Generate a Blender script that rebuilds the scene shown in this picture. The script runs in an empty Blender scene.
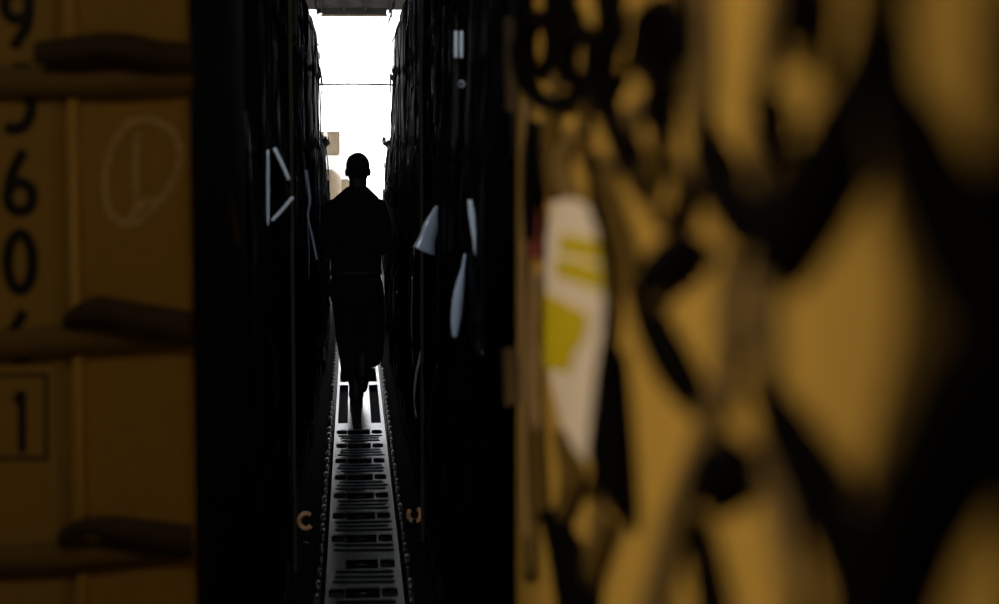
import bpy, bmesh, math, random
from mathutils import Vector, noise, Matrix
C = bpy.context.scene.collection
SC = bpy.context.scene
V = Vector
random.seed(7)
F = 1900.0            # focal length in pixels of the 999x604 frame
CAMZ = 1.9
YAW = math.atan(147.5*math.cos(math.radians(5.0))/F)
PIT = math.atan(166.0/F)
FW = V((math.sin(YAW)*math.cos(PIT), math.cos(YAW)*math.cos(PIT), -math.sin(PIT)))
RT = V((math.cos(YAW), -math.sin(YAW), 0))
UP = V((math.sin(YAW)*math.sin(PIT), math.cos(YAW)*math.sin(PIT), math.cos(PIT)))
EYE = V((0, 0, CAMZ))
def ray(px, py):
    return (FW*F + RT*(px-499.5) - UP*(py-302)).normalized()
def hit(px, py, p0, n):
    d = ray(px, py); n = V(n); return EYE + d*((V(p0)-EYE).dot(n)/d.dot(n))
# ---------------------------------------------------------------- materials
MATS = {}
def mat(name, col, rough=.6, metal=0, bump=0, scale=20, stretch=(1,1,1), var=0, spec=.5, transl=0, coat=0, col2=None, bdist=.01):
    m = bpy.data.materials.new(name); m.use_nodes = True
    nt = m.node_tree; N = nt.nodes; L = nt.links
    b = N['Principled BSDF']; out = N['Material Output']
    b.inputs['Base Color'].default_value = (*col, 1)
    b.inputs['Roughness'].default_value = rough
    b.inputs['Metallic'].default_value = metal
    b.inputs['Specular IOR Level'].default_value = spec
    b.inputs['Coat Weight'].default_value = coat
    tc = N.new('ShaderNodeTexCoord'); mp = N.new('ShaderNodeMapping'); nz = N.new('ShaderNodeTexNoise')
    mp.inputs['Scale'].default_value = stretch
    nz.inputs['Scale'].default_value = scale; nz.inputs['Detail'].default_value = 5
    L.new(tc.outputs['Object'], mp.inputs[0]); L.new(mp.outputs[0], nz.inputs['Vector'])
    if var or col2:
        cr = N.new('ShaderNodeValToRGB')
        c2 = col2 or tuple(c*(1-var) for c in col)
        cr.color_ramp.elements[0].position = .35; cr.color_ramp.elements[1].position = .65
        cr.color_ramp.elements[0].color = (*c2, 1); cr.color_ramp.elements[1].color = (*col, 1)
        L.new(nz.outputs['Fac'], cr.inputs[0]); L.new(cr.outputs[0], b.inputs['Base Color'])
    if bump:
        bp = N.new('ShaderNodeBump'); bp.inputs['Strength'].default_value = bump; bp.inputs['Distance'].default_value = bdist
        L.new(nz.outputs['Fac'], bp.inputs['Height']); L.new(bp.outputs[0], b.inputs['Normal'])
    if transl:
        t = N.new('ShaderNodeBsdfTranslucent'); t.inputs[0].default_value = (*col, 1)
        mx = N.new('ShaderNodeMixShader'); mx.inputs[0].default_value = transl
        L.new(b.outputs[0], mx.inputs[1]); L.new(t.outputs[0], mx.inputs[2]); L.new(mx.outputs[0], out.inputs[0])
    MATS[name] = m; return m
mat('black_film', (.003,.003,.0035), .55, bump=.6, scale=9, stretch=(1,1,.35), bdist=.02, spec=.06)
mat('dark_canvas', (.010,.010,.011), .7, bump=.5, scale=40)
mat('tan_tarp', (.30,.20,.11), .7, bump=.5, scale=12, var=.4)
mat('loose_film', (.010,.011,.013), .25, spec=.6)
mat('clear_film', (.55,.60,.68), .25, spec=.6, transl=.35)
mat('white_webbing', (.6,.62,.65), .35, bump=.2, scale=120)
mat('net_and_shade_black', (.0015,.0012,.001), .9, bump=.3, scale=150, spec=.03)  # black netting, and the shadow strips on the right container
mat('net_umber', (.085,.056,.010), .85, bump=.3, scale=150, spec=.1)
mat('net_brown', (.16,.105,.018), .8, bump=.3, scale=150, var=.3)
mat('net_tan', (.30,.21,.085), .8, bump=.3, scale=150, var=.3)
mat('container_tan', (.47,.315,.062), .7, bump=.1, scale=60, var=.08, spec=.12)
mat('container_side', (.035,.026,.012), .9, bump=.2, scale=30, spec=.05)
mat('container_olive', (.43,.30,.055), .7, bump=.1, scale=60, var=.08)
mat('bead_highlight', (.60,.40,.07), .4)  # lighter than the panels: the edge highlight is put into the colour
mat('digit_black', (.006,.005,.004), .7)
mat('chalk', (.75,.58,.26), .9, var=.35, scale=90)
mat('corner_webbing', (.05,.032,.013), .8, bump=.3, scale=160)
mat('strap_olive', (.20,.135,.03), .75, bump=.3, scale=160)
mat('strap_dark', (.06,.04,.010), .75, bump=.3, scale=160)
mat('paper_white', (.80,.76,.66), .55, var=.06, scale=20)
mat('paper_yellow', (.55,.47,.0), .55)
mat('label_red', (.20,.035,.025), .6)
mat('rail_metal', (.80,.81,.83), .31, metal=1, bump=.12, scale=60, stretch=(4,.4,1), var=.25)
mat('rail_dark', (.03,.03,.035), .45, metal=1, bump=.2, scale=40, var=.4)
mat('recess_dark', (.012,.012,.012), .8)
mat('floor_dark', (.008,.008,.008), .85, bump=.3, scale=30, var=.4, spec=.05)
mat('fuselage', (.045,.044,.042), .75, var=.3, scale=3)
mat('frame_grey', (.035,.033,.030), .95, spec=0, var=.35, scale=5)
mat('lip_tan', (.16,.12,.07), .7)
mat('cable_grey', (.30,.28,.22), .6)
mat('lug_metal', (.22,.22,.23), .35, metal=1, bump=.3, scale=30, var=.6)
mat('rib_grey', (.020,.019,.017), .95, spec=0)
mat('pallet_alu', (.02,.02,.02), .8, spec=.1)
mat('cloth_dark', (.004,.004,.006), .9, bump=.5, scale=60)
mat('cloth_trouser', (.004,.004,.0045), .9, bump=.5, scale=60)
mat('boot', (.008,.006,.005), .6)
mat('skin', (.045,.022,.015), .6)
mat('hair', (.006,.005,.005), .85)
mat('belt', (.04,.012,.01), .6)
mat('ring_orange', (.95,.45,.20), .45)
mat('concrete', (.75,.74,.72), .9, var=.1, scale=2)
mat('ramp', (.35,.35,.36), .5, metal=.4)
mat('white_board', (.88,.86,.82), .8)
mat('cardboard', (.26,.20,.13), .8, var=.25, scale=6)
mat('loader_paint', (.45,.42,.36), .5)
mat('tyre', (.02,.02,.02), .8)
mat('sackcloth', (.34,.26,.17), .9, bump=.4, scale=50, var=.2)
mat('lamp_shell', (.3,.3,.3), .5)
em = bpy.data.materials.new('lamp_glow'); em.use_nodes = True
em.node_tree.nodes['Principled BSDF'].inputs['Emission Color'].default_value = (1,.6,.2,1)
em.node_tree.nodes['Principled BSDF'].inputs['Emission Strength'].default_value = 1.0
MATS['lamp_glow'] = em
# ---------------------------------------------------------------- mesh helpers
def obj(name, bm, m, parent=None, smooth=False):
    me = bpy.data.meshes.new(name); bmesh.ops.recalc_face_normals(bm, faces=bm.faces[:]) ; bm.to_mesh(me); bm.free()
    me.materials.append(MATS[m])
    if smooth:
        for p in me.polygons: p.use_smooth = True
    o = bpy.data.objects.new(name, me); C.objects.link(o)
    if parent: o.parent = parent; o.matrix_parent_inverse = Matrix.Translation(parent.location).inverted() if parent.type == 'EMPTY' and parent.parent is None else Matrix.Identity(4)
    return o
def tag(o, label, cat, group=None):
    o['label'] = label; o['category'] = cat
    if group: o['group'] = group
    return o
def thing(name, label, cat, loc=(0,0,0), group=None):
    o = bpy.data.objects.new(name, None); C.objects.link(o); o.location = loc
    o.empty_display_size = .2
    return tag(o, label, cat, group)
def struct(name, bm, m):
    o = obj(name, bm, m); o['kind'] = 'structure'; return o
def NB(): return bmesh.new()
def box(bm, x0, x1, y0, y1, z0, z1):
    vs = [bm.verts.new((x,y,z)) for x in (x0,x1) for y in (y0,y1) for z in (z0,z1)]
    for f in ((0,1,3,2),(4,6,7,5),(0,4,5,1),(2,3,7,6),(0,2,6,4),(1,5,7,3)): bm.faces.new([vs[i] for i in f])
    return vs
def bbox(bm, x0, x1, y0, y1, z0, z1, b=.01):
    t = NB(); box(t, x0,x1,y0,y1,z0,z1)
    bmesh.ops.bevel(t, geom=t.edges[:], offset=b, segments=2, affect='EDGES')
    me = bpy.data.meshes.new('t'); t.to_mesh(me); t.free(); bm.from_mesh(me); bpy.data.meshes.remove(me)
def tube(bm, pts, r, n=8, closed=False):
    pts = [V(p) for p in pts]; rings = []
    N_ = len(pts)
    for i, p in enumerate(pts):
        a = pts[(i-1) % N_] if (closed or i) else p
        b = pts[(i+1) % N_] if (closed or i < N_-1) else p
        t = (b-a).normalized(); u = t.orthogonal().normalized() if i == 0 else (u - t*u.dot(t)).normalized()
        w = t.cross(u); rr = r[i] if isinstance(r, (list,tuple)) else r
        rings.append([bm.verts.new(p + (u*math.cos(2*math.pi*k/n)+w*math.sin(2*math.pi*k/n))*rr) for k in range(n)])
    m = N_ if closed else N_-1
    for i in range(m):
        A, B = rings[i], rings[(i+1) % N_]
        for k in range(n): bm.faces.new((A[k], A[(k+1)%n], B[(k+1)%n], B[k]))
    if not closed:
        bm.faces.new(rings[0][::-1]); bm.faces.new(rings[-1])
def smoothpts(pts, n=6):
    P = [V(p) for p in pts]; out = []
    for i in range(len(P)-1):
        a, b, c, d = P[max(i-1,0)], P[i], P[i+1], P[min(i+2,len(P)-1)]
        for k in range(n):
            t = k/n
            out.append(.5*((2*b)+(c-a)*t+(2*a-5*b+4*c-d)*t*t+(3*b-a-3*c+d)*t**3))
    out.append(P[-1]); return out
def slab(bm, A, B, nrm, th):
    """strap between edge lines A and B, thickened along nrm"""
    nrm = V(nrm); top = []
    for a, b in zip(A, B):
        a, b = V(a), V(b); mid = (a+b)/2
        top.append([bm.verts.new(a), bm.verts.new(mid+nrm*th*1.3), bm.verts.new(b), bm.verts.new(b-nrm*th*.3), bm.verts.new(a-nrm*th*.3)])
    for i in range(len(top)-1):
        for k in range(5):
            bm.faces.new((top[i][k], top[i][(k+1)%5], top[i+1][(k+1)%5], top[i+1][k]))
    bm.faces.new(top[0][::-1]); bm.faces.new(top[-1])
# ================================================================ the aircraft hold (setting)
RY = 22.0     # where the level floor ends and the ramp begins
b = NB(); box(b, -3.2, 3.2, -2.5, RY, -.12, -.03); struct('floor', b, 'floor_dark')
b = NB(); box(b, -3.2,-3.0,-2.5,RY+2,-.03,4.2); struct('wall_left', b, 'fuselage')
b = NB(); box(b, 3.0,3.2,-2.5,RY+2,-.03,4.2); struct('wall_right', b, 'fuselage')
b = NB(); box(b, -3.2,3.2,-2.7,-2.5,-.12,4.2); struct('wall_front', b, 'fuselage')
b = NB(); box(b, -3.2,3.2,-2.7,RY+2,4.2,4.35); struct('ceiling', b, 'fuselage')
# rear door surround: header panels, ribs and the low lip
Z10 = CAMZ+126*RY/F; Z17 = CAMZ+118.5*RY/F
YE = 30.0
ZE = hit(352, 10, (0,YE,0), (0,1,0)).z; ZL = hit(352, 15.5, (0,YE,0), (0,1,0)).z
def slope(b, x0, x1, d0, d1):       # a board under the raised door, d = depth below its skin
    q = [(RY+2, 4.25), (YE, ZE)]
    vs = [b.verts.new((x, y, z-d)) for x in (x0, x1) for (y, z) in q for d in (d0, d1)]
    for f in ((0,1,3,2),(4,6,7,5),(0,4,5,1),(2,3,7,6),(0,2,6,4),(1,5,7,3)): b.faces.new([vs[i] for i in f])
b = NB(); slope(b, -3, 3, -.1, 0); struct('trim_1', b, 'frame_grey')
b = NB()
for x in (-2.2,-1.7,-1.2,-.75,-.46,-.11,.22,.60,.95,1.4,1.9): slope(b, x-.02, x+.02, 0, .05)
struct('trim_2', b, 'rib_grey')
b = NB(); bbox(b, -.455, .555, YE-.2, YE+.02, ZL, ZE+.05, .01); struct('trim_3', b, 'frame_grey')
b = NB(); box(b, -.46, .56, YE-.21, YE-.14, ZL-.03, ZL); struct('trim_4', b, 'lip_tan')
# the ramp and the ground outside
b = NB()
vs = [b.verts.new(p) for p in ((-2.9,RY,-.04),(2.9,RY,-.04),(2.9,RY+6,-1.5),(-2.9,RY+6,-1.5),(-2.9,RY,-.3),(2.9,RY,-.3),(2.9,RY+6,-1.65),(-2.9,RY+6,-1.65))]
for f in ((0,1,2,3),(7,6,5,4),(0,4,5,1),(1,5,6,2),(2,6,7,3),(3,7,4,0)): b.faces.new([vs[i] for i in f])
struct('trim_5', b, 'ramp')
b = NB(); box(b, -80, 80, -10, 150, -1.8, -1.66); g = struct('floor_outside', b, 'concrete')
# cable strung across the door
t = []
for i in range(25):
    s = i/24; x = -3+6*s
    t.append((x, 21.5, CAMZ+52*21.5/F + .012*math.cos(x*3) - .02 + .003*x*x))
b = NB(); tube(b, t, .011, 8)
tag(obj('door_cable', b, 'cable_grey', smooth=True), 'thin slack cable strung level across the bright doorway', 'cable')
# ================================================================ walkway track
CX = .039
track = thing('floor_track', 'perforated bright metal track running down the narrow aisle to the doorway', 'track', (CX,3,0))
def rrect(cx, cy, w, h, r, skew=0):
    pts = []
    for (sx, sy, a0) in ((1,1,0),(-1,1,90),(-1,-1,180),(1,-1,270)):
        for k in range(4):
            a = math.radians(a0+30*k)
            x = cx+sx*(w/2-r)+r*math.cos(a); y = cy+sy*(h/2-r)+r*math.sin(a)
            pts.append((x, y+skew*(x-cx)))
    return pts
def curve_plate(name, polys, th, m, parent, z):
    cu = bpy.data.curves.new(name, 'CURVE'); cu.dimensions = '2D'; cu.fill_mode = 'BOTH'; cu.extrude = th/2
    for p in polys:
        s = cu.splines.new('POLY'); s.points.add(len(p)-1); s.use_cyclic_u = True
        for q, (x, y) in zip(s.points, p): q.co = (x, y, 0, 1)
    tmp = bpy.data.objects.new(name, cu)
    me = bpy.data.meshes.new_from_object(tmp)
    bpy.data.objects.remove(tmp); bpy.data.curves.remove(cu)
    me.materials.clear(); me.materials.append(MATS[m])
    o = bpy.data.objects.new(name, me); C.objects.link(o); o.parent = parent
    o.location = (0, 0, z); return o
rows = [7.80+.54*k for k in range(-6, 26)]
HW = .163
rr = random.Random(3)
LONG = [Y for Y in rows if 12.5 < Y < 15.6]
for i, Y in enumerate(rows):
    y0, y1 = Y-.41-3, Y+.13-3       # local to the track empty
    Yl = Y-3
    if Y not in LONG:
        P = [[(-HW,y0),(HW,y0),(HW,y1),(-HW,y1)]]
        if abs(Y-8.34) > .1: P.append(rrect(-.116, Yl, .066, .18, .03))
        P.append(rrect(.106, Yl, .066, .18, .03))
        P.append(rrect(-.0075, Yl, .143, .20, .008))
        offs = (-.155,-.25,-.345) if abs(Y-8.88) > .1 else (-.15,-.26)
        for k, o_ in enumerate(offs):
            P.append(rrect(.0+rr.uniform(-.006,.006), Yl+o_, .262+rr.uniform(-.02,.02), .080, .026, -.06 if Y < 9.2 else 0))
        curve_plate('track_plate', P, .006, 'rail_metal', track, .003)
ya, yb = LONG[0]-.41-3, LONG[-1]+.13-3
P = [[(-HW,ya),(HW,ya),(HW,yb),(-HW,yb)]]
for (c0, c1) in ((12.5,14.45),(14.62,15.55)):
    P.append(rrect(-.112, (c0+c1)/2-3, .066, c1-c0, .01)); P.append(rrect(.108, (c0+c1)/2-3, .066, c1-c0, .01))
curve_plate('track_plate', P, .006, 'rail_metal', track, .003)
b = NB(); box(b, CX-HW, CX+HW, 3, 21.8, -.03, -.022); obj('track_bed', b, 'recess_dark', track)
# rollers below the centre openings
for Y in rows:
    if Y < 12.5 or Y > 15.6:
        b = NB()
        for dy in (-.04,.04):
            tube(b, [(CX-.0075-.068, Y+dy, -.010), (CX-.0075+.068, Y+dy, -.010)], .011, 10)
        obj('roller', b, 'rail_dark', track, True)
for s in (-1, 1):
    b = NB(); xa, xb = CX+s*.166, CX+s*.180; bbox(b, min(xa,xb), max(xa,xb), 3, 21.8, -.02, .030, .004)
    obj('side_rail', b, 'rail_dark', track, True)
    b = NB(); Y = 3.0
    xa = CX+s*.184
    k = 0
    A = []
    while Y < 21.8:
        w = .006 + (.022 if k % 2 else 0)*rr.random()**.5
        bbox(b, min(xa, xa+s*w), max(xa, xa+s*w), Y, Y+.115, -.025, .010, .006)
        Y += .12; k += 1
    obj('lug_strip', b, 'lug_metal', track, True)
# ================================================================ wrapped cargo pallets
def load_mesh(x0, x1, y0, y1, z0, z1, amp, seed, res=.05, inner=1, bulge=.05, lean=0):
    """wrinkled shrink-wrapped load; the aisle side is dense, inner=+1 when the aisle is at x1"""
    bm = NB()
    def q(P, Q):  # displacement
        return P + Q*(amp*(noise.noise(V((P.x*2+seed, P.y*2.2, P.z*.9)))*.9 + .45*abs(noise.noise(V((P.x*6+seed, P.y*9, P.z*2.5))))
                      + .3*noise.noise(V((P.x*9+seed, P.y*22, P.z*8)))))
    xi = x1 if inner > 0 else x0; xo = x0 if inner > 0 else x1
    ny = max(4, int((y1-y0)/res)); nz = max(4, int((z1-z0)/res))
    def grid(f, nu, nv):
        vs = [[bm.verts.new(f(i/nu, j/nv)) for j in range(nv+1)] for i in range(nu+1)]
        for i in range(nu):
            for j in range(nv): bm.faces.new((vs[i][j], vs[i+1][j], vs[i+1][j+1], vs[i][j+1]))
    def side(u, v):
        P = V((xi, y0+u*(y1-y0), z0+v*(z1-z0)))
        e = min(u, 1-u)*(y1-y0); e2 = (1-v)*(z1-z0)
        rd = .10*max(0, 1-e/.12)**2 + .12*max(0, 1-e2/.15)**2      # rounded corners
        P.x -= inner*(rd + lean*v*(z1-z0)*.02)
        P = q(P, V((inner,0,0))); P.x += inner*bulge*math.sin(math.pi*min(1,v*1.1))*.6
        return P
    grid(side, ny, nz)
    for (ye, sg) in ((y0,-1),(y1,1)):
        def end(u, v, ye=ye, sg=sg):
            P = side(0 if sg < 0 else 1, v); w = u
            P.x = P.x + (xo-P.x)*w
            P.y = ye + sg*(amp*noise.noise(V((P.x*3+seed, ye, P.z*2))) if 0 < w < 1 else 0)
            return P
        grid(end, 16, nz)
    def top(u, v):
        P = side(u, 1); P.x = P.x + (xo-P.x)*v; return P
    grid(top, ny, 10)
    vs = [bm.verts.new(p) for p in ((xo,y0,z0),(xo,y1,z0),(xo,y1,z1),(xo,y0,z1))]; bm.faces.new(vs)
    bmesh.ops.remove_doubles(bm, verts=bm.verts[:], dist=.004)
    return bm
def film(bm, x, y, z, ln, w, inner, rng, out=.04):
    """a loose twisted tail of wrapping film or strap"""
    n = 9; A = []; B = []; a0 = rng.uniform(0, 3.1); ph = rng.uniform(0, 6)
    for i in range(n):
        s = i/(n-1); c = V((x+inner*(out*math.sin(s*2.4)+.006), y+.03*math.sin(s*5+ph), z-ln*s))
        a = a0+s*rng.uniform(.2,1.6); ww = w*(1-.5*s)*(.8+.4*rng.random())
        d = V((math.cos(a)*.35, math.sin(a), 0))*ww/2
        A.append(c-d); B.append(c+d)
    slab(bm, A, B, V((inner,0,0)), .002)
def pallet(side, y0, y1, ztop, label, mname='black_film', seed=0, xface=None, films=10, net=True, rings=True, amp=.03, flaps='loose_film'):
    inner = 1 if side == 'L' else -1
    xi = xface if xface is not None else (-.275 if side == 'L' else .335)
    xo = -2.5 if side == 'L' else 2.55
    root = thing('cargo_pallet', label, 'cargo pallet', ((xi+xo)/2, (y0+y1)/2, 0))
    xp = xi + inner*.0
    b = NB(); bbox(b, min(xp,xo), max(xp,xo), y0-.02, y1+.02, -.03, .06, .012)
    obj('pallet_base', b, 'pallet_alu', root)
    xl = xi - inner*.035
    b = load_mesh(min(xl,xo), max(xl,xo), y0, y1, .06, ztop, amp, seed, inner=inner)
    obj('wrapped_load', b, mname, root, True)
    rng = random.Random(seed*13+5)
    if net:
        b = NB(); xs = xi - inner*.0
        n = max(3, int((y1-y0)/.5)+1)
        for k in range(n):
            y = y0+.08+(y1-y0-.16)*k/(n-1); A=[];B=[]
            for j in range(13):
                z = .06+(ztop-.08)*(j/12); xx = xs+inner*rng.uniform(-.012,.008) - inner*.13*max(0, 1-(ztop-z)/.3)**2
                yy = y+rng.uniform(-.015,.015); A.append((xx,yy-.022,z)); B.append((xx,yy+.022,z))
            slab(b, A, B, V((inner,0,0)), .004)
        for z in [.35+.5*k for k in range(int((ztop-.3)/.5)+1)]:
            A=[];B=[]
            for j in range(13):
                y = y0+(y1-y0)*j/12; xx = xs+inner*rng.uniform(-.008,.014); zz = z-.03*math.sin(j*1.7)+rng.uniform(-.01,.01)
                A.append((xx,y,zz-.022)); B.append((xx,y,zz+.022))
            slab(b, A, B, V((inner,0,0)), .004)
        obj('side_net', b, 'net_and_shade_black', root)
    for k in range(films):
        b = NB(); zz = rng.uniform(.7, ztop-.3)
        film(b, xi-inner*.01, rng.uniform(y0+.1, y1-.05), zz, min(zz-.1, rng.uniform(.15,.75)), rng.uniform(.02,.06), inner, rng, rng.uniform(.01,.035))
        o = obj('loose_wrap', b, flaps if rng.random() < .90 or y0 < 8 else 'clear_film', root, True)
    return root, xi, inner, xo
# left side of the aisle
L2 = pallet('L', 4.55, 8.25, 2.95, 'black film wrapped cargo pallet left of the aisle, directly behind the numbered container', seed=2, films=7)
L3 = pallet('L', 8.5, 12.0, 2.98, 'black film wrapped cargo pallet left of the aisle, second behind the numbered container', seed=3, films=16)
L4 = pallet('L', 12.2, 15.4, 2.86, 'black film wrapped cargo pallet left of the aisle, level with the walking person', seed=4, films=9, xface=-.25)
L5 = pallet('L', 15.65, 18.4, 2.0, 'lower dark cargo pallet left of the aisle, just beyond the walking person', mname='dark_canvas', seed=5, films=14, xface=-.225, amp=.045)
L6 = pallet('L', 18.7, 21.4, 1.45, 'low tan tarpaulin covered cargo pallet left of the aisle at the doorway', mname='tan_tarp', seed=6, films=3, xface=-.25, net=False)
R2 = pallet('R', 3.0, 5.8, 2.95, 'black film wrapped cargo pallet right of the aisle, directly behind the netted container', seed=12, films=4, xface=.335)
R3 = pallet('R', 6.0, 8.9, 2.95, 'black film wrapped cargo pallet right of the aisle with pale hanging plastic bags', seed=13, films=8)
R4 = pallet('R', 9.1, 12.2, 2.98, 'black film wrapped cargo pallet right of the aisle, just short of the walking person', seed=14, films=20)
R5 = pallet('R', 12.45, 15.7, 2.88, 'black film wrapped cargo pallet right of the aisle, level with the walking person', seed=15, films=30, xface=.315)
R6 = pallet('R', 15.95, 18.4, 1.95, 'lower dark cargo pallet right of the aisle, just beyond the walking person', mname='dark_canvas', seed=16, films=12, xface=.30, amp=.045)
R7 = pallet('R', 18.7, 21.4, 1.40, 'low tan tarpaulin covered cargo pallet right of the aisle at the doorway', mname='tan_tarp', seed=17, films=3, xface=.315, net=False)
# tan corner webbing where the pallets meet, and the tie-down rings at their feet
for (side, Y, X, P) in (('L', 8.38, -.262, L3), ('R', 8.98, .322, R3)):
    s = 1 if side == 'L' else -1
    b = NB(); A=[];B=[]
    for j in range(14):
        z = -.03+2.9*j/13; y = Y+.008*math.sin(j*1.9)
        A.append((X+s*.006, y-.03, z)); B.append((X+s*.006-s*.016, y-.03, z))
    slab(b, A, B, V((0,-1,0)), .004)
    tag(obj('corner_strap', b, 'corner_webbing'), 'upright tan webbing strap in the gap between pallets on the %s' % ('left' if side=='L' else 'right'), 'strap')
    px = 305.5 if side == 'L' else 414.5
    c = hit(px, 521, (X-s*.0, 8.7 if side=='L' else 9.2, 0), (0,1,0))
    root = thing('tie_down_ring', 'orange tie-down ring at floor level on the %s of the aisle' % ('left' if side=='L' else 'right'), 'ring', (c.x, c.y, 0))
    c2 = V((c.x, c.y, max(c.z, .05)))
    pts = [c2+V((.030*math.cos(a)*(1.0), .008*math.sin(a*2), .036*math.sin(a))) for a in [2*math.pi*(k+.5)/18 + (.6 if side=='L' else 2.2) for k in range(15)]]
    b = NB(); tube(b, pts, .012, 8); obj('ring', b, 'ring_orange', root, True)
    b = NB(); bbox(b, c.x-.012, c.x+.012, c.y-.02, c.y+.02, -.03, .03, .004); obj('ring_base', b, 'rail_dark', root)
# white webbing looped on the left pallets, pale bags and tails on the right
def px_strip(name, pts, plane, n, th, m, parent=None, sm=True, nrm=None):
    """pts: (px, py, half width x, half width y) along a strap, laid on a real plane"""
    A = []; B = []
    P = smoothpts([(a[0],a[1],0) for a in pts], 4); W = smoothpts([(a[2],a[3],0) for a in pts], 4)
    for p, w in zip(P, W):
        A.append(hit(p.x-w.x, p.y-w.y, plane, n)); B.append(hit(p.x+w.x, p.y+w.y, plane, n))
    b = NB(); slab(b, A, B, nrm if nrm else V(n), th)
    return obj(name, b, m, parent, sm)
kite = thing('looped_strap', 'pale webbing strap hanging in an open triangle on the black wrapped load at left', 'strap', (-.25, 6.3, 2.0))
for pts in ([(274,148,1.6,-1),(282,164,1.6,-1),(289,180,1.6,-1)], [(293,197,1.2,1.2),(283,209,1.2,1.2),(272,221,1.2,1.2)], [(268,150,1.2,0),(268,190,1.4,0),(268,226,1.2,0)]):
    px_strip('strap_length', pts, (0, 5.9, 0), (0.0,-1,0.0), .003, 'white_webbing', kite)
def tail(name, label, cat, pts, Y, m, tilt=0, th=.003):
    o = px_strip(name, pts, (0, Y, 0), V((tilt,-1,0)), th, m)
    return tag(o, label, cat)
tail('strap_tail', 'short blurred grey strap tail hanging beside the aisle face of the numbered container',  'strap', [(231,192,2,0),(234,215,3,0),(237,245,3,0)], 3.72, 'white_webbing')
tail('strap_tail', 'long thin grey strap tail left of the aisle beside the person shoulder', 'strap', [(306,170,1.6,0),(310,200,1.4,0),(308,216,1,0),(313,240,1.2,0),(317,260,1,0)], 9.3, 'clear_film')
tail('plastic_bag', 'pale plastic bag hanging open like a bell on the right load', 'bag', [(437,206,1.5,.6),(434,215,4,1.5),(431,226,7,3),(427,240,8,3.5),(424,252,11,5)], 7.0, 'clear_film', .5)
tail('plastic_bag', 'long narrow pale plastic bag twisted at its top, lowest on the right load', 'bag', [(465,254,1.2,.3),(463,268,1.8,.4),(461,280,3.6,.6),(458,300,5.5,.8),(456,322,5,.8),(455,338,2.5,.4)], 5.2, 'clear_film', .5)
tail('strap_tail', 'faint grey strap tail hanging above the long narrow bag on the right load', 'strap', [(470,200,2,0),(472,215,3.2,0),(474,232,2.5,0),(477,250,3.2,0),(478,258,2,0)], 4.8, 'white_webbing', .4)
for x_, dy in ((456, 0), (461.5, 0)):
    tail('strap_tail', 'one of two short pale strap tails side by side high on the right load', 'strap', [(x_,31,1.6,0),(x_,45,1.8,0),(x_,58,1.6,0)], 5.3, 'white_webbing', .4)['group'] = 'paired strap tails high on the right load'
c = hit(461.5, 84, (0,5.3,0), (0,1,0))
b = NB(); tube(b, [c+V((.008*math.cos(a),0,.008*math.sin(a))) for a in [2*math.pi*k/14 for k in range(14)]], .0025, 6, True)
tag(obj('metal_ring', b, 'rail_metal', smooth=True), 'small round metal ring below the paired strap tails on the right load', 'ring')
# ================================================================ numbered container at left
LY = 2.9
xr = hit(191.5, 302, (0,LY,0), (0,1,0)).x
cont = thing('shipping_container', 'tan metal container with stencilled black digits down its edge at left', 'container', (xr-1.1, LY+.75, .0))
xg0 = hit(60, 302, (0,LY,0), (0,1,0)).x; xg1 = hit(73, 302, (0,LY,0), (0,1,0)).x
b = NB(); bbox(b, xr-2.2, xr, LY+.02, LY+1.5, -.03, 2.55, .02); obj('body', b, 'container_side', cont)
b = NB(); bbox(b, xg1+.005, xr, LY, LY+.03, .12, 2.5, .006); obj('door_panel', b, 'container_tan', cont)
b = NB(); bbox(b, xr-2.2, xg0, LY, LY+.03, .12, 2.5, .006); obj('side_panel', b, 'container_olive', cont)
b = NB(); tube(b, [(xg1+.006, LY-.002, .14), (xg1+.006, LY-.002, 2.48)], .009, 12); obj('edge_bead', b, 'bead_highlight', cont, True)
b = NB(); tube(b, [(xg0-.0, LY+.002, .14), (xg0-.0, LY+.002, 2.48)], .005, 10); obj('edge_bead', b, 'container_olive', cont, True)
def stroke(name, paths, w, m, parent, off=.0015, Y=LY):
    b = NB()
    for path in paths:
        P = smoothpts([(p[0],p[1],0) for p in path], 8) if len(path) > 2 else [V((*p,0)) for p in path]
        A=[];B=[]
        for i, p in enumerate(P):
            d = (P[min(i+1,len(P)-1)]-P[max(i-1,0)]); d.z = 0; d.normalize()
            n = V((-d.y, d.x, 0))*w/2
            A.append(hit(p.x-n.x, p.y-n.y, (0,Y-off,0), (0,1,0))); B.append(hit(p.x+n.x, p.y+n.y, (0,Y-off,0), (0,1,0)))
        slab(b, A, B, V((0,-1,0)), .0006)
    return obj(name, b, m, parent)
def ell(cx, cy, rx, ry, a0=0, a1=360, n=20): return [(cx+rx*math.cos(math.radians(a0+(a1-a0)*i/n)), cy+ry*math.sin(math.radians(a0+(a1-a0)*i/n))) for i in range(n+1)]
DW = 11.5
stroke('stencil_digit', [ell(20,262,12.5,28)], DW, 'digit_black', cont)['label'] = 'black digit 0'
stroke('stencil_digit', [ell(20,197,12.5,14.5), [(8,194),(11,178),(17,163),(24,150)]], DW, 'digit_black', cont)['label'] = 'black digit 6 above the 0'
stroke('stencil_digit', [ell(20,348,11,9), [(9,346),(11,335),(17,324),(24,311)]], DW, 'digit_black', cont)['label'] = 'black digit 6 half hidden by the middle strap'
stroke('stencil_digit', [ell(17,5,12.5,14.5), [(29,5),(27,24),(20,37),(13,48)]], DW, 'digit_black', cont)['label'] = 'black digit 9'
stroke('stencil_digit', [[(30,68),(12,68)], [(12,68),(10,92)], [(10,92),(18,88),(28,94),(31,108),(27,122),(16,129),(5,126)]], DW, 'digit_black', cont)['label'] = 'black digit 5 half hidden by the top strap'
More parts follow.
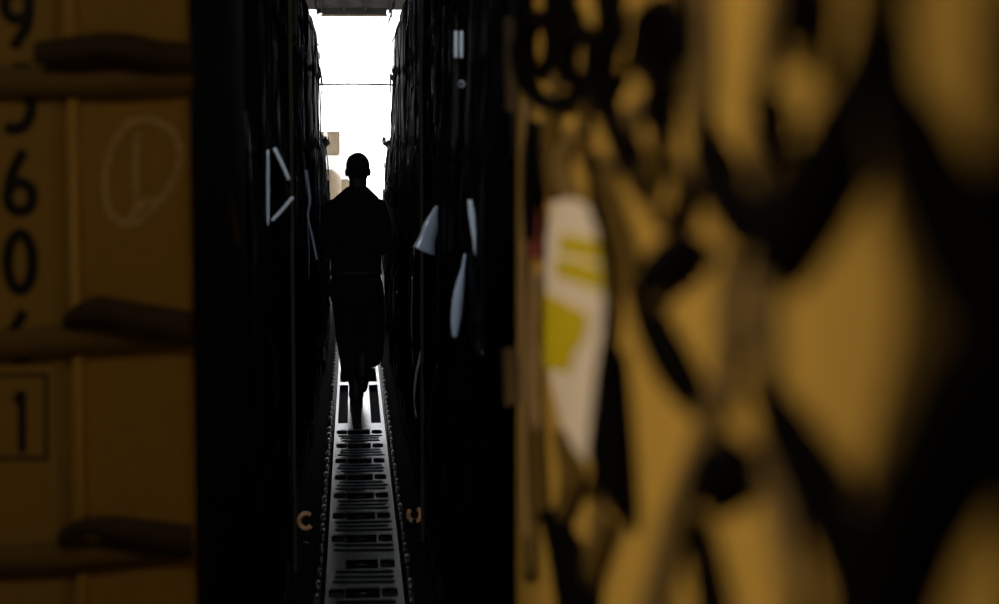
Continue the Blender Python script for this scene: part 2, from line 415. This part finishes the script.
stroke('stencil_digit', [[(22,391),(22,452)], [(22,392),(14,402)]], 8, 'digit_black', cont)['label'] = 'black boxed digit 1'
stroke('check_digit_frame', [[(-6,375),(46,375)],[(46,373),(46,459)],[(48,458),(-6,458)],[(-5,375),(-5,458)]], 4, 'strap_dark', cont)
stroke('chalk_mark', [[(150,118),(128,124),(112,148),(105,180),(110,212),(128,224),(148,214),(168,190),(180,160),(176,136),(158,122),(140,120)], [(138,132),(136,165),(138,212)], [(128,222),(142,205),(160,200)]], 7, 'chalk', cont)['label'] = 'chalk figure 1 in a ring'
b = NB(); box(b, xg0-.01, xg1+.01, LY+.006, LY+.025, .12, 2.5); obj('groove_strip', b, 'container_olive', cont)
# ratchet straps across the container
def band(rows_, off, m, parent, name='strap_band', th=.004):
    P = smoothpts([(r[0], r[1], r[2]) for r in rows_], 5); O = smoothpts([(r[3],0,0) for r in rows_], 5)
    A=[];B=[]
    for p, o in zip(P, O):
        A.append(hit(p.x, p.y, (0,LY-off-o.x,0), (0,1,0))); B.append(hit(p.x, p.z, (0,LY-off-o.x,0), (0,1,0)))
    b = NB(); slab(b, A, B, V((0,-1,0)), th); return obj(name, b, m, parent, True)
for (nm, lower, upper) in (
    ('top', [(-1240,66,96,.0),(-850,66,96,.0),(-400,66,96,.0),(-40,66,97,.0),(40,66,97,.0),(80,64,97,.0),(110,62,96,.002),(150,64,95,0),(193,66,92,0)],
            [(34,42,64,.012),(60,38,64,.02),(85,34,60,.028),(110,32,58,.03),(135,34,64,.026),(160,40,68,.016),(193,42,72,.006)]),
    ('middle', [(-1240,330,360,0),(-850,330,360,0),(-400,330,360,0),(-40,330,360,0),(30,328,358,0),(70,322,356,0),(110,322,352,0),(150,332,350,0),(193,338,347,0)],
            [(62,316,327,.004),(80,302,325,.018),(100,296,325,.026),(125,300,332,.024),(160,306,340,.014),(193,311,346,.006)]),
    ('bottom', [(-1240,545,578,0),(-850,545,578,0),(-400,545,578,0),(-40,545,577,0),(30,543,575,0),(80,540,572,0),(120,542,566,0),(160,548,562,0),(193,552,558,0)],
            [(58,532,548,.006),(72,522,540,.02),(90,517,536,.028),(115,516,542,.026),(150,520,552,.016),(193,525,558,.006)])):
    r = thing('cargo_strap', 'olive webbing strap with a dark twisted fold, %s of three across the numbered container' % nm, 'strap', (xr-.5, LY-.02, hit(100, lower[5][1], (0,LY,0), (0,1,0)).z))
    band(lower, .016, 'strap_olive', r); band(upper, .024, 'strap_dark', r, 'strap_fold')
# ================================================================ netted container at right
K0, K1 = .1392, .0336                 # inner face: X = K0 + K1*Y
WN = V((-1, K1, 0)).normalized()
def wallpt(px, py, off=0): return hit(px, py, V((K0,0,0))+WN*off, WN)
cr = thing('netted_container', 'tan panelled container close at right behind a slack cargo net', 'container', (1.2, 1.2, 0))
b = NB()
Ya, Yb = -.6, 2.62
vs = [b.verts.new(p) for p in [(K0+K1*Ya,Ya,z) for z in (-.03,2.6)]+[(K0+K1*Yb,Yb,z) for z in (-.03,2.6)]+[(2.4,Yb,z) for z in (-.03,2.6)]+[(2.4,Ya,z) for z in (-.03,2.6)]]
for f in ((0,1,3,2),(2,3,5,4),(4,5,7,6),(6,7,1,0),(1,7,5,3),(0,2,4,6)): b.faces.new([vs[i] for i in f])
bmesh.ops.bevel(b, geom=b.edges[:], offset=.015, segments=2, affect='EDGES')
obj('body', b, 'container_tan', cr)
b = NB(); tube(b, [V((K0+K1*2.59+.010, 2.59, .05)), V((K0+K1*2.59+.010, 2.59, 2.58))], .012, 10); obj('corner_post', b, 'container_olive', cr, True)
net = thing('cargo_net', 'slack brown webbing cargo net, its shadows added as black strips, over the tan container at right', 'net', (.17, 1.2, .0))
def strand(pts, m, off, th=.006, lab=None):
    P = smoothpts([(p[0],p[1],0) for p in pts], 5); W = smoothpts([(p[2],0,0) for p in pts], 5)
    A=[];B=[]
    for i, (p, w) in enumerate(zip(P, W)):
        d = P[min(i+1,len(P)-1)]-P[max(i-1,0)]; d.normalize(); n = V((-d.y, d.x, 0))*w.x/2
        A.append(wallpt(p.x-n.x, p.y-n.y, off)); B.append(wallpt(p.x+n.x, p.y+n.y, off))
    b = NB(); slab(b, A, B, WN, th)
    o = obj('net_strap_and_shade', b, m, net, True)
    if lab: o['label'] = lab
    return o
DK_SHADE = [  # shadows beside the brown straps, modelled as black strips
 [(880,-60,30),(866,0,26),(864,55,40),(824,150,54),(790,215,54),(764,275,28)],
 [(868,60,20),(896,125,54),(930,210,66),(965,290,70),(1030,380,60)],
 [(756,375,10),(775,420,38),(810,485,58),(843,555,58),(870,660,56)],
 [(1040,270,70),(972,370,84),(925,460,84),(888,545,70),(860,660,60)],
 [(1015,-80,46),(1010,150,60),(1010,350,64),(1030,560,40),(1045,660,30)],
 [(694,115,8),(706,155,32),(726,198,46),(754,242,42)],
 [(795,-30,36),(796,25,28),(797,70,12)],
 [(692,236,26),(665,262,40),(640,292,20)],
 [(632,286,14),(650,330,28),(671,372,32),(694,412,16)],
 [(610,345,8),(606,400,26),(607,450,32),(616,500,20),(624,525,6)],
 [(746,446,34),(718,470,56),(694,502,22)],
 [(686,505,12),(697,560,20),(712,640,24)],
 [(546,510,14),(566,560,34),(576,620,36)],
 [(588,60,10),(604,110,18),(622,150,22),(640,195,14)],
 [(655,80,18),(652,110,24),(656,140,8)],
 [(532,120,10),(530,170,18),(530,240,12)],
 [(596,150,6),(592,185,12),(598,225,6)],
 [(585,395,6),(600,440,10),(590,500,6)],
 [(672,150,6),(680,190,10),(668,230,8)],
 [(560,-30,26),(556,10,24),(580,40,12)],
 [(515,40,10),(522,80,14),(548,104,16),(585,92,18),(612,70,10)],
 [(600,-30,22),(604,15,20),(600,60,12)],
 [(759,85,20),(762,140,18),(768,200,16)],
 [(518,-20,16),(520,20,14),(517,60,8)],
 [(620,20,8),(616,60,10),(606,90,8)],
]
BR = [
 [(782,-40,12),(762,60,14),(757,160,18),(757,260,26),(764,370,18),(772,480,22),(800,640,22)],
 [(762,240,20),(735,330,22),(704,430,22),(672,520,24),(645,640,32)],
 [(705,-30,8),(706,60,10),(700,130,12),(680,230,12),(650,330,8)],
 [(572,130,12),(560,170,18),(575,205,14)],
 [(536,350,12),(530,440,18),(530,580,12)],
 [(592,430,10),(596,520,12),(570,640,14)],
 [(548,0,10),(556,70,10),(545,130,10)],
 [(640,100,12),(615,150,12),(600,210,8)],
 [(730,250,10),(722,330,14),(730,400,10)],
]
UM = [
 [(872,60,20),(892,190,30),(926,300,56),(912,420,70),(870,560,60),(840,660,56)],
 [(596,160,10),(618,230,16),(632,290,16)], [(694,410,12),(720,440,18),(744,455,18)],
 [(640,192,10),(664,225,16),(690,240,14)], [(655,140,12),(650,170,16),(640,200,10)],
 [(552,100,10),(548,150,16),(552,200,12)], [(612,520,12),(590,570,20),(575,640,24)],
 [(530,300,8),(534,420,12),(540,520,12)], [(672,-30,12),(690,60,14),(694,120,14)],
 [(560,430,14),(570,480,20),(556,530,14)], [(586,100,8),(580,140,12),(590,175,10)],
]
TN = [[(524,100,5),(522,250,6),(523,420,6),(526,540,6)], [(535,270,9),(532,360,10),(536,430,8)]]
for s_ in DK_SHADE: strand(s_, 'net_and_shade_black', .009, .003)
for s_ in BR: strand(s_, 'net_brown', .004, .003)
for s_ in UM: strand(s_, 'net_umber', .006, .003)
for s_ in TN: strand(s_, 'net_tan', .007, .003)
def ringpx(cx, cy, rx, ry, w):
    pts = [(cx+rx*math.cos(a), cy+ry*math.sin(a), w) for a in [2*math.pi*k/12 for k in range(13)]]
    A=[];B=[]
    for i in range(24):
        a = 2*math.pi*i/24; n = V((math.cos(a)*w/2, math.sin(a)*w/2,0))
        A.append(wallpt(cx+rx*math.cos(a)-n.x, cy+ry*math.sin(a)-n.y, .010)); B.append(wallpt(cx+rx*math.cos(a)+n.x, cy+ry*math.sin(a)+n.y, .010))
    A.append(A[0]); B.append(B[0]); b = NB(); slab(b, A, B, WN, .006)
    obj('net_ring', b, 'net_and_shade_black', net, True)
ringpx(660, 42, 20, 42, 17); ringpx(536, 44, 15, 28, 13); ringpx(576, 56, 16, 30, 13); ringpx(560, 18, 10, 18, 9)
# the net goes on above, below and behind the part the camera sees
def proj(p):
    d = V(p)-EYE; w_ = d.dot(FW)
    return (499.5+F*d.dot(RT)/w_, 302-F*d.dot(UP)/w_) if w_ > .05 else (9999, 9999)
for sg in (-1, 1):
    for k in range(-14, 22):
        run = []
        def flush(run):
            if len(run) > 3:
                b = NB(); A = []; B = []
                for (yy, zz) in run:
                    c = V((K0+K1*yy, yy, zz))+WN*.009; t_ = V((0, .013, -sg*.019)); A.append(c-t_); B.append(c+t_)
                slab(b, A, B, WN, .003); obj('net_strap_and_shade', b, 'net_and_shade_black', net, True)
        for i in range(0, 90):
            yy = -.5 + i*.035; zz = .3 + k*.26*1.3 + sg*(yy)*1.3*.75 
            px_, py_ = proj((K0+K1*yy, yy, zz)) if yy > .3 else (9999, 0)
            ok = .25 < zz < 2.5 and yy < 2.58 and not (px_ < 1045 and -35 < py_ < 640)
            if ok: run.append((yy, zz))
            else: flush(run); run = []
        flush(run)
# hanging tag with yellow blocks
tg = thing('hanging_tag', 'white plastic tag with yellow blocks hanging on the cargo net', 'tag', tuple(wallpt(575, 310, .013)))
def patch(name, poly, off, m, parent, th=.0010):
    b = NB(); top = [b.verts.new(wallpt(x, y, off)) for x, y in poly]; bot = [b.verts.new(wallpt(x, y, off-th)) for x, y in poly]
    b.faces.new(top); b.faces.new(bot[::-1])
    for i in range(len(poly)): j = (i+1) % len(poly); b.faces.new((top[i], bot[i], bot[j], top[j]))
    return obj(name, b, m, parent)
patch('tag_sheet', [(552,202),(572,198),(588,206),(598,240),(604,285),(602,330),(595,375),(590,425),(586,462),(576,452),(562,425),(549,375),(545,300),(546,240)], .013, 'paper_white', tg)
patch('yellow_block', [(560,233),(596,240),(600,262),(559,252)], .0142, 'paper_yellow', tg)
patch('yellow_block', [(558,257),(600,267),(602,292),(555,275)], .0142, 'paper_yellow', tg)
patch('yellow_block', [(544,292),(556,298),(588,314),(584,338),(573,352),(570,372),(544,368)], .0142, 'paper_yellow', tg)
tag(patch('red_label', [(528,205),(540,210),(540,262),(529,256)], .009, 'label_red', None), 'small dark red label on the net left of the white tag', 'label')
tag(patch('webbing_end', [(503,15),(514,20),(517,112),(505,110)], .004, 'net_tan', None), 'pale tan webbing end at the upper far corner of the netted container', 'webbing')
tag(patch('strap_buckle', [(502,350),(514,347),(517,402),(504,408)], .006, 'net_tan', None, .004), 'tan strap buckle on the far edge of the netted container', 'buckle')
# ================================================================ person walking away
PY = 13.4
def lo(bm, rings, n=16):
    """rings: (cx, cy, cz, rx, ry)"""
    R = []
    for (x,y,z,rx,ry) in rings: R.append([bm.verts.new((x+rx*math.cos(2*math.pi*k/n), y+ry*math.sin(2*math.pi*k/n), z)) for k in range(n)])
    for a, b_ in zip(R, R[1:]):
        for k in range(n): bm.faces.new((a[k], a[(k+1)%n], b_[(k+1)%n], b_[k]))
    bm.faces.new(R[0][::-1]); bm.faces.new(R[-1])
def cap(bm, p, q, r0, r1, n=14):
    p, q = V(p), V(q); t = (q-p).normalized(); pts=[]; rs=[]
    for k in range(5):
        a = math.pi/2*k/4; pts.append(p - t*r0*math.cos(a)); rs.append(max(r0*math.sin(a), .0012))
    for k in range(1,4): pts.append(p.lerp(q, k/4)); rs.append(r0+(r1-r0)*k/4)
    for k in range(5):
        a = math.pi/2*k/4; pts.append(q + t*r1*math.sin(a)); rs.append(max(r1*math.cos(a), .0012))
    tube(bm, pts, rs, n)
def ball(bm, c, r, n=14):
    c = V(c); r = V(r) if not isinstance(r, (int,float)) else V((r,r,r))
    m = Matrix.Translation(c) @ Matrix.Diagonal((*r, 1))
    bmesh.ops.create_uvsphere(bm, u_segments=n, v_segments=n//2+2, radius=1, matrix=m)
def vox(o, size, it=3):
    m = o.modifiers.new('r', 'REMESH'); m.mode = 'VOXEL'; m.voxel_size = size; m.use_smooth_shade = True
    s = o.modifiers.new('s', 'SMOOTH'); s.factor = .5; s.iterations = it
per = thing('person', 'person in dark shirt and bloused trousers walking away down the aisle, seen from behind', 'person', (.03, PY, 0))
hx = .040
b = NB()
# head, neck, ears, face (turned away, towards the doorway)
ball(b, (hx, PY-.005, 1.685), (.078,.098,.097), 20); ball(b, (hx, PY+.015, 1.640), (.072,.085,.078), 18)
ball(b, (hx, PY+.085, 1.585), (.026,.022,.020))                          # chin
cap(b, (hx, PY+.092, 1.665), (hx, PY+.112, 1.632), .010, .014)           # nose
for s in (-1,1):
    ball(b, (hx+s*.032, PY+.084, 1.672), (.014,.010,.010)); ball(b, (hx+s*.030, PY+.086, 1.694), (.024,.010,.008))
    ball(b, (hx+s*.082, PY+.005, 1.645), (.011,.018,.030))
ball(b, (hx, PY+.095, 1.607), (.026,.010,.006)); ball(b, (hx, PY+.095, 1.598), (.022,.010,.006))
lo(b, [(.035,PY,1.42,.085,.07),(.037,PY+.002,1.50,.068,.064),(.039,PY+.004,1.56,.061,.062),(.04,PY+.006,1.64,.066,.068)])
lo(b, [(.02,PY,.80,.15,.11),(.02,PY,.92,.165,.115),(.02,PY,1.02,.145,.10),(.02,PY,1.15,.150,.11),(.02,PY,1.3,.175,.115),(.022,PY,1.39,.17,.10),(.03,PY,1.45,.11,.075),(.035,PY,1.48,.06,.06)], 20)
for s, sh, el, wr, hd in ((-1, (-.140,PY,1.375), (-.165,PY-.01,1.10), (-.10,PY+.21,1.05), (-.075,PY+.28,1.055)), (1, (.186,PY,1.39), (.210,PY-.01,1.13), (.145,PY+.20,1.06), (.12,PY+.28,1.065))):
    cap(b, sh, el, .052, .042); cap(b, el, wr, .042, .028)
    h = V(hd); ball(b, h, (.020,.048,.040))
    cap(b, V(wr), h, .027, .026)
    for k in range(4):                                                   # fingers curl inward
        f0 = h+V((0,.040,.028-.019*k)); l = (.036,.042,.039,.030)[k]
        f1 = f0+V((-s*.006, l, -.004)); f2 = f1+V((-s*.022, l*.45, -.006)); f3 = f2+V((-s*.020,-l*.25,-.002))
        cap(b, f0, f1, .0095,.009,8); cap(b, f1, f2, .009,.0085,8); cap(b, f2, f3, .0085,.0075,8)
    t0 = h+V((-s*.012,-.020,.026)); t1 = t0+V((-s*.028,.028,.018)); t2 = t1+V((-s*.012,.030,.004))
    cap(b, t0, t1, .012,.0105,8); cap(b, t1, t2, .0105,.009,8)
HL, KL, AL = (-.055,PY,.90), (-.035,PY+.02,.50), (.010,PY,.10)
HR, KR, AR = (.105,PY,.90), (.125,PY+.10,.50), (.062,PY-.12,.26)
for H, K_, A_ in ((HL,KL,AL),(HR,KR,AR)):
    cap(b, H, K_, .085,.056); cap(b, K_, A_, .056,.038)
ball(b, (AL[0], PY+.06, .05), (.042,.12,.045)); ball(b, (AR[0], AR[1]+.04, .20), (.042,.09,.06))
body = obj('body', b, 'skin', per, True); vox(body, .007)
b = NB()
ball(b, (hx, PY-.012, 1.690), (.084,.102,.096), 22)
for v in list(b.verts):
    lim = 1.605 if v.co.y < PY+.02 else 1.715
    if v.co.z < 1.66: v.co.x = hx+(v.co.x-hx)*(1-.9*(1.66-max(v.co.z,lim)))
    if v.co.z < lim: v.co.z = lim
obj('hair', b, 'hair', per, True)
b = NB()                                                                 # shirt
lo(b, [(.022,PY,.93,.178,.128),(.022,PY,1.0,.178,.128),(.022,PY,1.12,.176,.13),(.022,PY,1.28,.195,.13),(.024,PY,1.38,.200,.12),(.025,PY,1.43,.185,.112),(.028,PY,1.475,.150,.10),(.031,PY,1.51,.110,.085),(.034,PY,1.545,.072,.072)], 22)
cap(b, (-.142,PY,1.395), (-.182,PY-.012,1.20), .062,.060); cap(b, (-.182,PY-.012,1.20), (-.172,PY-.01,1.10), .056,.054); cap(b, (-.165,PY-.01,1.10), (-.11,PY+.18,1.05), .052,.040)
cap(b, (.186,PY,1.40), (.212,PY-.012,1.19), .060,.062); cap(b, (.206,PY-.012,1.19), (.206,PY-.01,1.13), .050,.048); cap(b, (.206,PY-.01,1.13), (.155,PY+.17,1.06), .048,.038)
sh = obj('shirt', b, 'cloth_dark', per, True); vox(sh, .008, 4)
b = NB(); lo(b, [(.022,PY,.925,.184,.134),(.022,PY,.962,.184,.134)], 22); obj('belt', b, 'belt', per, True)
b = NB()                                                                 # trousers, bloused over the boots
lo(b, [(.022,PY,.93,.175,.125),(.022,PY,.85,.188,.135),(.022,PY,.78,.190,.135),(.03,PY,.72,.180,.12)], 22)
cap(b, (-.055,PY,.85), (-.040,PY+.02,.50), .105,.088); cap(b, (-.040,PY+.02,.50), (-.005,PY,.27), .088,.086); ball(b, (.0,PY,.265), (.092,.095,.05))
cap(b, (.105,PY,.85), (.130,PY+.09,.50), .108,.098); cap(b, (.130,PY+.09,.50), (.118,PY-.05,.36), .098,.092); ball(b, (.108,PY-.08,.33), (.088,.085,.055))
tr = obj('trousers', b, 'cloth_trouser', per, True); vox(tr, .009, 4)
for (A_, lift, nm) in ((AL, 0, 'boot'), (AR, .15, 'boot')):
    b = NB(); x, y = A_[0]+.008, A_[1]
    if not lift:
        lo(b, [(x-.005,y+.005,.36,.056,.062),(x,y,.27,.054,.060),(x,y,.18,.050,.058),(x,y,.10,.052,.066),(x,y+.01,.06,.055,.09)]); ball(b, (x,y+.10,.045), (.052,.11,.045)); bbox(b, x-.05,x+.05,y-.075,y+.205,0,.028,.012)
    else:
        x -= .008
        cap(b, (x,y+.02,.36), (x,y-.01,.24), .056,.054); cap(b, (x,y-.02,.24), (x,y+.10,.155), .050,.044); cap(b, (x,y+.10,.155), (x,y+.16,.115), .044,.036)
    bo = obj(nm, b, 'boot', per, True); vox(bo, .007)
# ================================================================ outside: loader with stacked freight
Y0 = 29.0
ld = thing('cargo_loader', 'pale flat cargo loader parked in the glare beyond the doorway', 'vehicle', (0, Y0+2, -1.66))
b = NB(); bbox(b, -2.2, 2.2, Y0, Y0+5, -.35, -.05, .03); obj('deck', b, 'loader_paint', ld)
for x in (-2.0, 2.0):
    b = NB(); bbox(b, x-.06, x+.06, Y0+.1, Y0+4.9, -.05, .75, .02); bbox(b, x-.05,x+.05,Y0+.1,Y0+4.9,.9,1.0,.02)
    for y in (Y0+.2, Y0+2.5, Y0+4.8): bbox(b, x-.05,x+.05,y-.05,y+.05,.7,.95,.01)
    obj('guard_rail', b, 'loader_paint', ld)
    for y in (Y0+.8, Y0+4.2):
        b = NB(); tube(b, [(x-.18,y,-1.21),(x-.12,y,-1.21),(x+.12,y,-1.21),(x+.18,y,-1.21)], [.38,.45,.45,.38], 24); obj('wheel', b, 'tyre', ld, True)
def opx(px, py, Y): return hit(px, py, (0,Y,0), (0,1,0))
zd = -.05
YS = 30.0
def stackbox(x0, x1, z0, z1, label, m, rot=0, name='carton', cat='box', dy=0, dep=.6):
    r = thing(name, label, cat, ((x0+x1)/2, YS+dep/2+dy, z0)); r.rotation_euler.z = rot
    w, h = x1-x0, z1-z0
    b = NB(); bbox(b, -w/2, w/2, -dep/2, dep/2, 0, h, .012); o = obj('carton_body', b, m); o.parent = r
    b = NB(); bbox(b, -.03, .03, -dep/2-.003, dep/2+.003, h*.55, h+.003, .001); o = obj('tape_strip', b, 'paper_white'); o.parent = r
labs = ['bottom', 'second from bottom', 'third from bottom', 'fourth from bottom', 'topmost']
zs = [zd+.001, .40, .82, 1.22, 1.60, 1.98]
for k in range(5):
    dx = (.0, .03, -.02, .05, -.06)[k]; wd = (.62,.60,.58,.62,.46)[k]
    stackbox(-.62+dx, -.62+dx+wd, zs[k], zs[k+1]-.006, 'sunlit %s carton outside the doorway, %s of its stack' % ('white' if k == 3 else 'cardboard', labs[k]), 'white_board' if k == 3 else 'cardboard', rot=(.05,-.06,.08,-.05,.12)[k], dy=.02*k)
# draped pale sack beside the cartons
b = load_mesh(-.65, -.20, 27.2, 27.9, -1.4, 1.42, .05, 33, inner=1); 
tag(obj('draped_crate', b, 'sackcloth', smooth=True), 'tall crate draped in pale cloth outside, left of the walking person', 'crate')
b = load_mesh(.50, .95, 27.2, 27.9, -1.4, 1.18, .05, 35, inner=-1)
tag(obj('draped_crate', b, 'sackcloth', smooth=True), 'tall crate draped in pale cloth outside, right of the walking person', 'crate')
# ================================================================ lights
w = bpy.data.worlds.new('World'); SC.world = w; w.use_nodes = True
bg = w.node_tree.nodes['Background']; bg.inputs[0].default_value = (.96,.98,1,1); bg.inputs[1].default_value = 4.5
l = bpy.data.lights.new('door_portal', 'AREA'); l.shape = 'RECTANGLE'; l.size = 5.9; l.size_y = 4.6; l.cycles.is_portal = True
o = bpy.data.objects.new('door_portal', l); C.objects.link(o); o.location = (0, RY+2.2, 1.9); o.rotation_euler = (math.radians(-90), 0, 0)
# warm work lamp high at left, aimed at the netted container
def lamp(name, label, loc, target, power, ang, blend, col, size=.12):
    l = bpy.data.lights.new(name, 'SPOT'); l.energy = power; l.spot_size = math.radians(ang); l.spot_blend = blend; l.color = col; l.shadow_soft_size = size
    o = bpy.data.objects.new(name+'_light', l); C.objects.link(o); o.location = loc
    d = (V(target)-V(loc)); o.rotation_euler = d.to_track_quat('-Z','Y').to_euler()
    back = V(loc)-d.normalized()*.06
    root = thing(name, label, 'lamp', back)
    b = NB(); cap_d = d.normalized()
    tube(b, [back-cap_d*.16, back-cap_d*.10, back], [.03,.09,.12], 20); obj('lamp_shade', b, 'lamp_shell', root, True)
    b = NB(); tube(b, [back+cap_d*.002, back+cap_d*.006], .10, 20); obj('lamp_lens', b, 'lamp_glow', root, True)
WARM = (1.0, .74, .50)
COOL = (.80, .90, 1.0)
lamp('work_lamp', 'warm work lamp high at left above the camera', (-1.5, .95, 2.7), (.18, 1.35, 1.75), 105, 74, .9, WARM)
lamp('dome_lamp', 'warm dome lamp near the ceiling facing the numbered container', (-1.3, .2, 3.6), (-.45, 2.9, 1.6), 26, 60, .6, WARM)
lamp('aisle_fill', 'added cool white fill light over the aisle, out of view', (.03, 3.05, 4.0), (.03, 7.8, 1.0), 200, 70, .8, COOL)  # added to brighten the pale bags, strap tails and near track
# ================================================================ camera
cam = bpy.data.cameras.new('camera'); co = bpy.data.objects.new('camera', cam); C.objects.link(co); SC.camera = co
co.location = EYE
M = Matrix((RT, UP, -FW)).transposed(); co.rotation_euler = M.to_euler()
cam.sensor_width = 36; cam.sensor_fit = 'HORIZONTAL'; cam.lens = F*36/999
cam.clip_start = .02; cam.clip_end = 500
cam.dof.use_dof = True; cam.dof.focus_distance = 13.6; cam.dof.aperture_fstop = 3.8
SC.view_settings.view_transform = 'Standard'; SC.view_settings.look = 'None'; SC.view_settings.exposure = 0; SC.view_settings.gamma = 1
SC.view_settings.use_curve_mapping = False
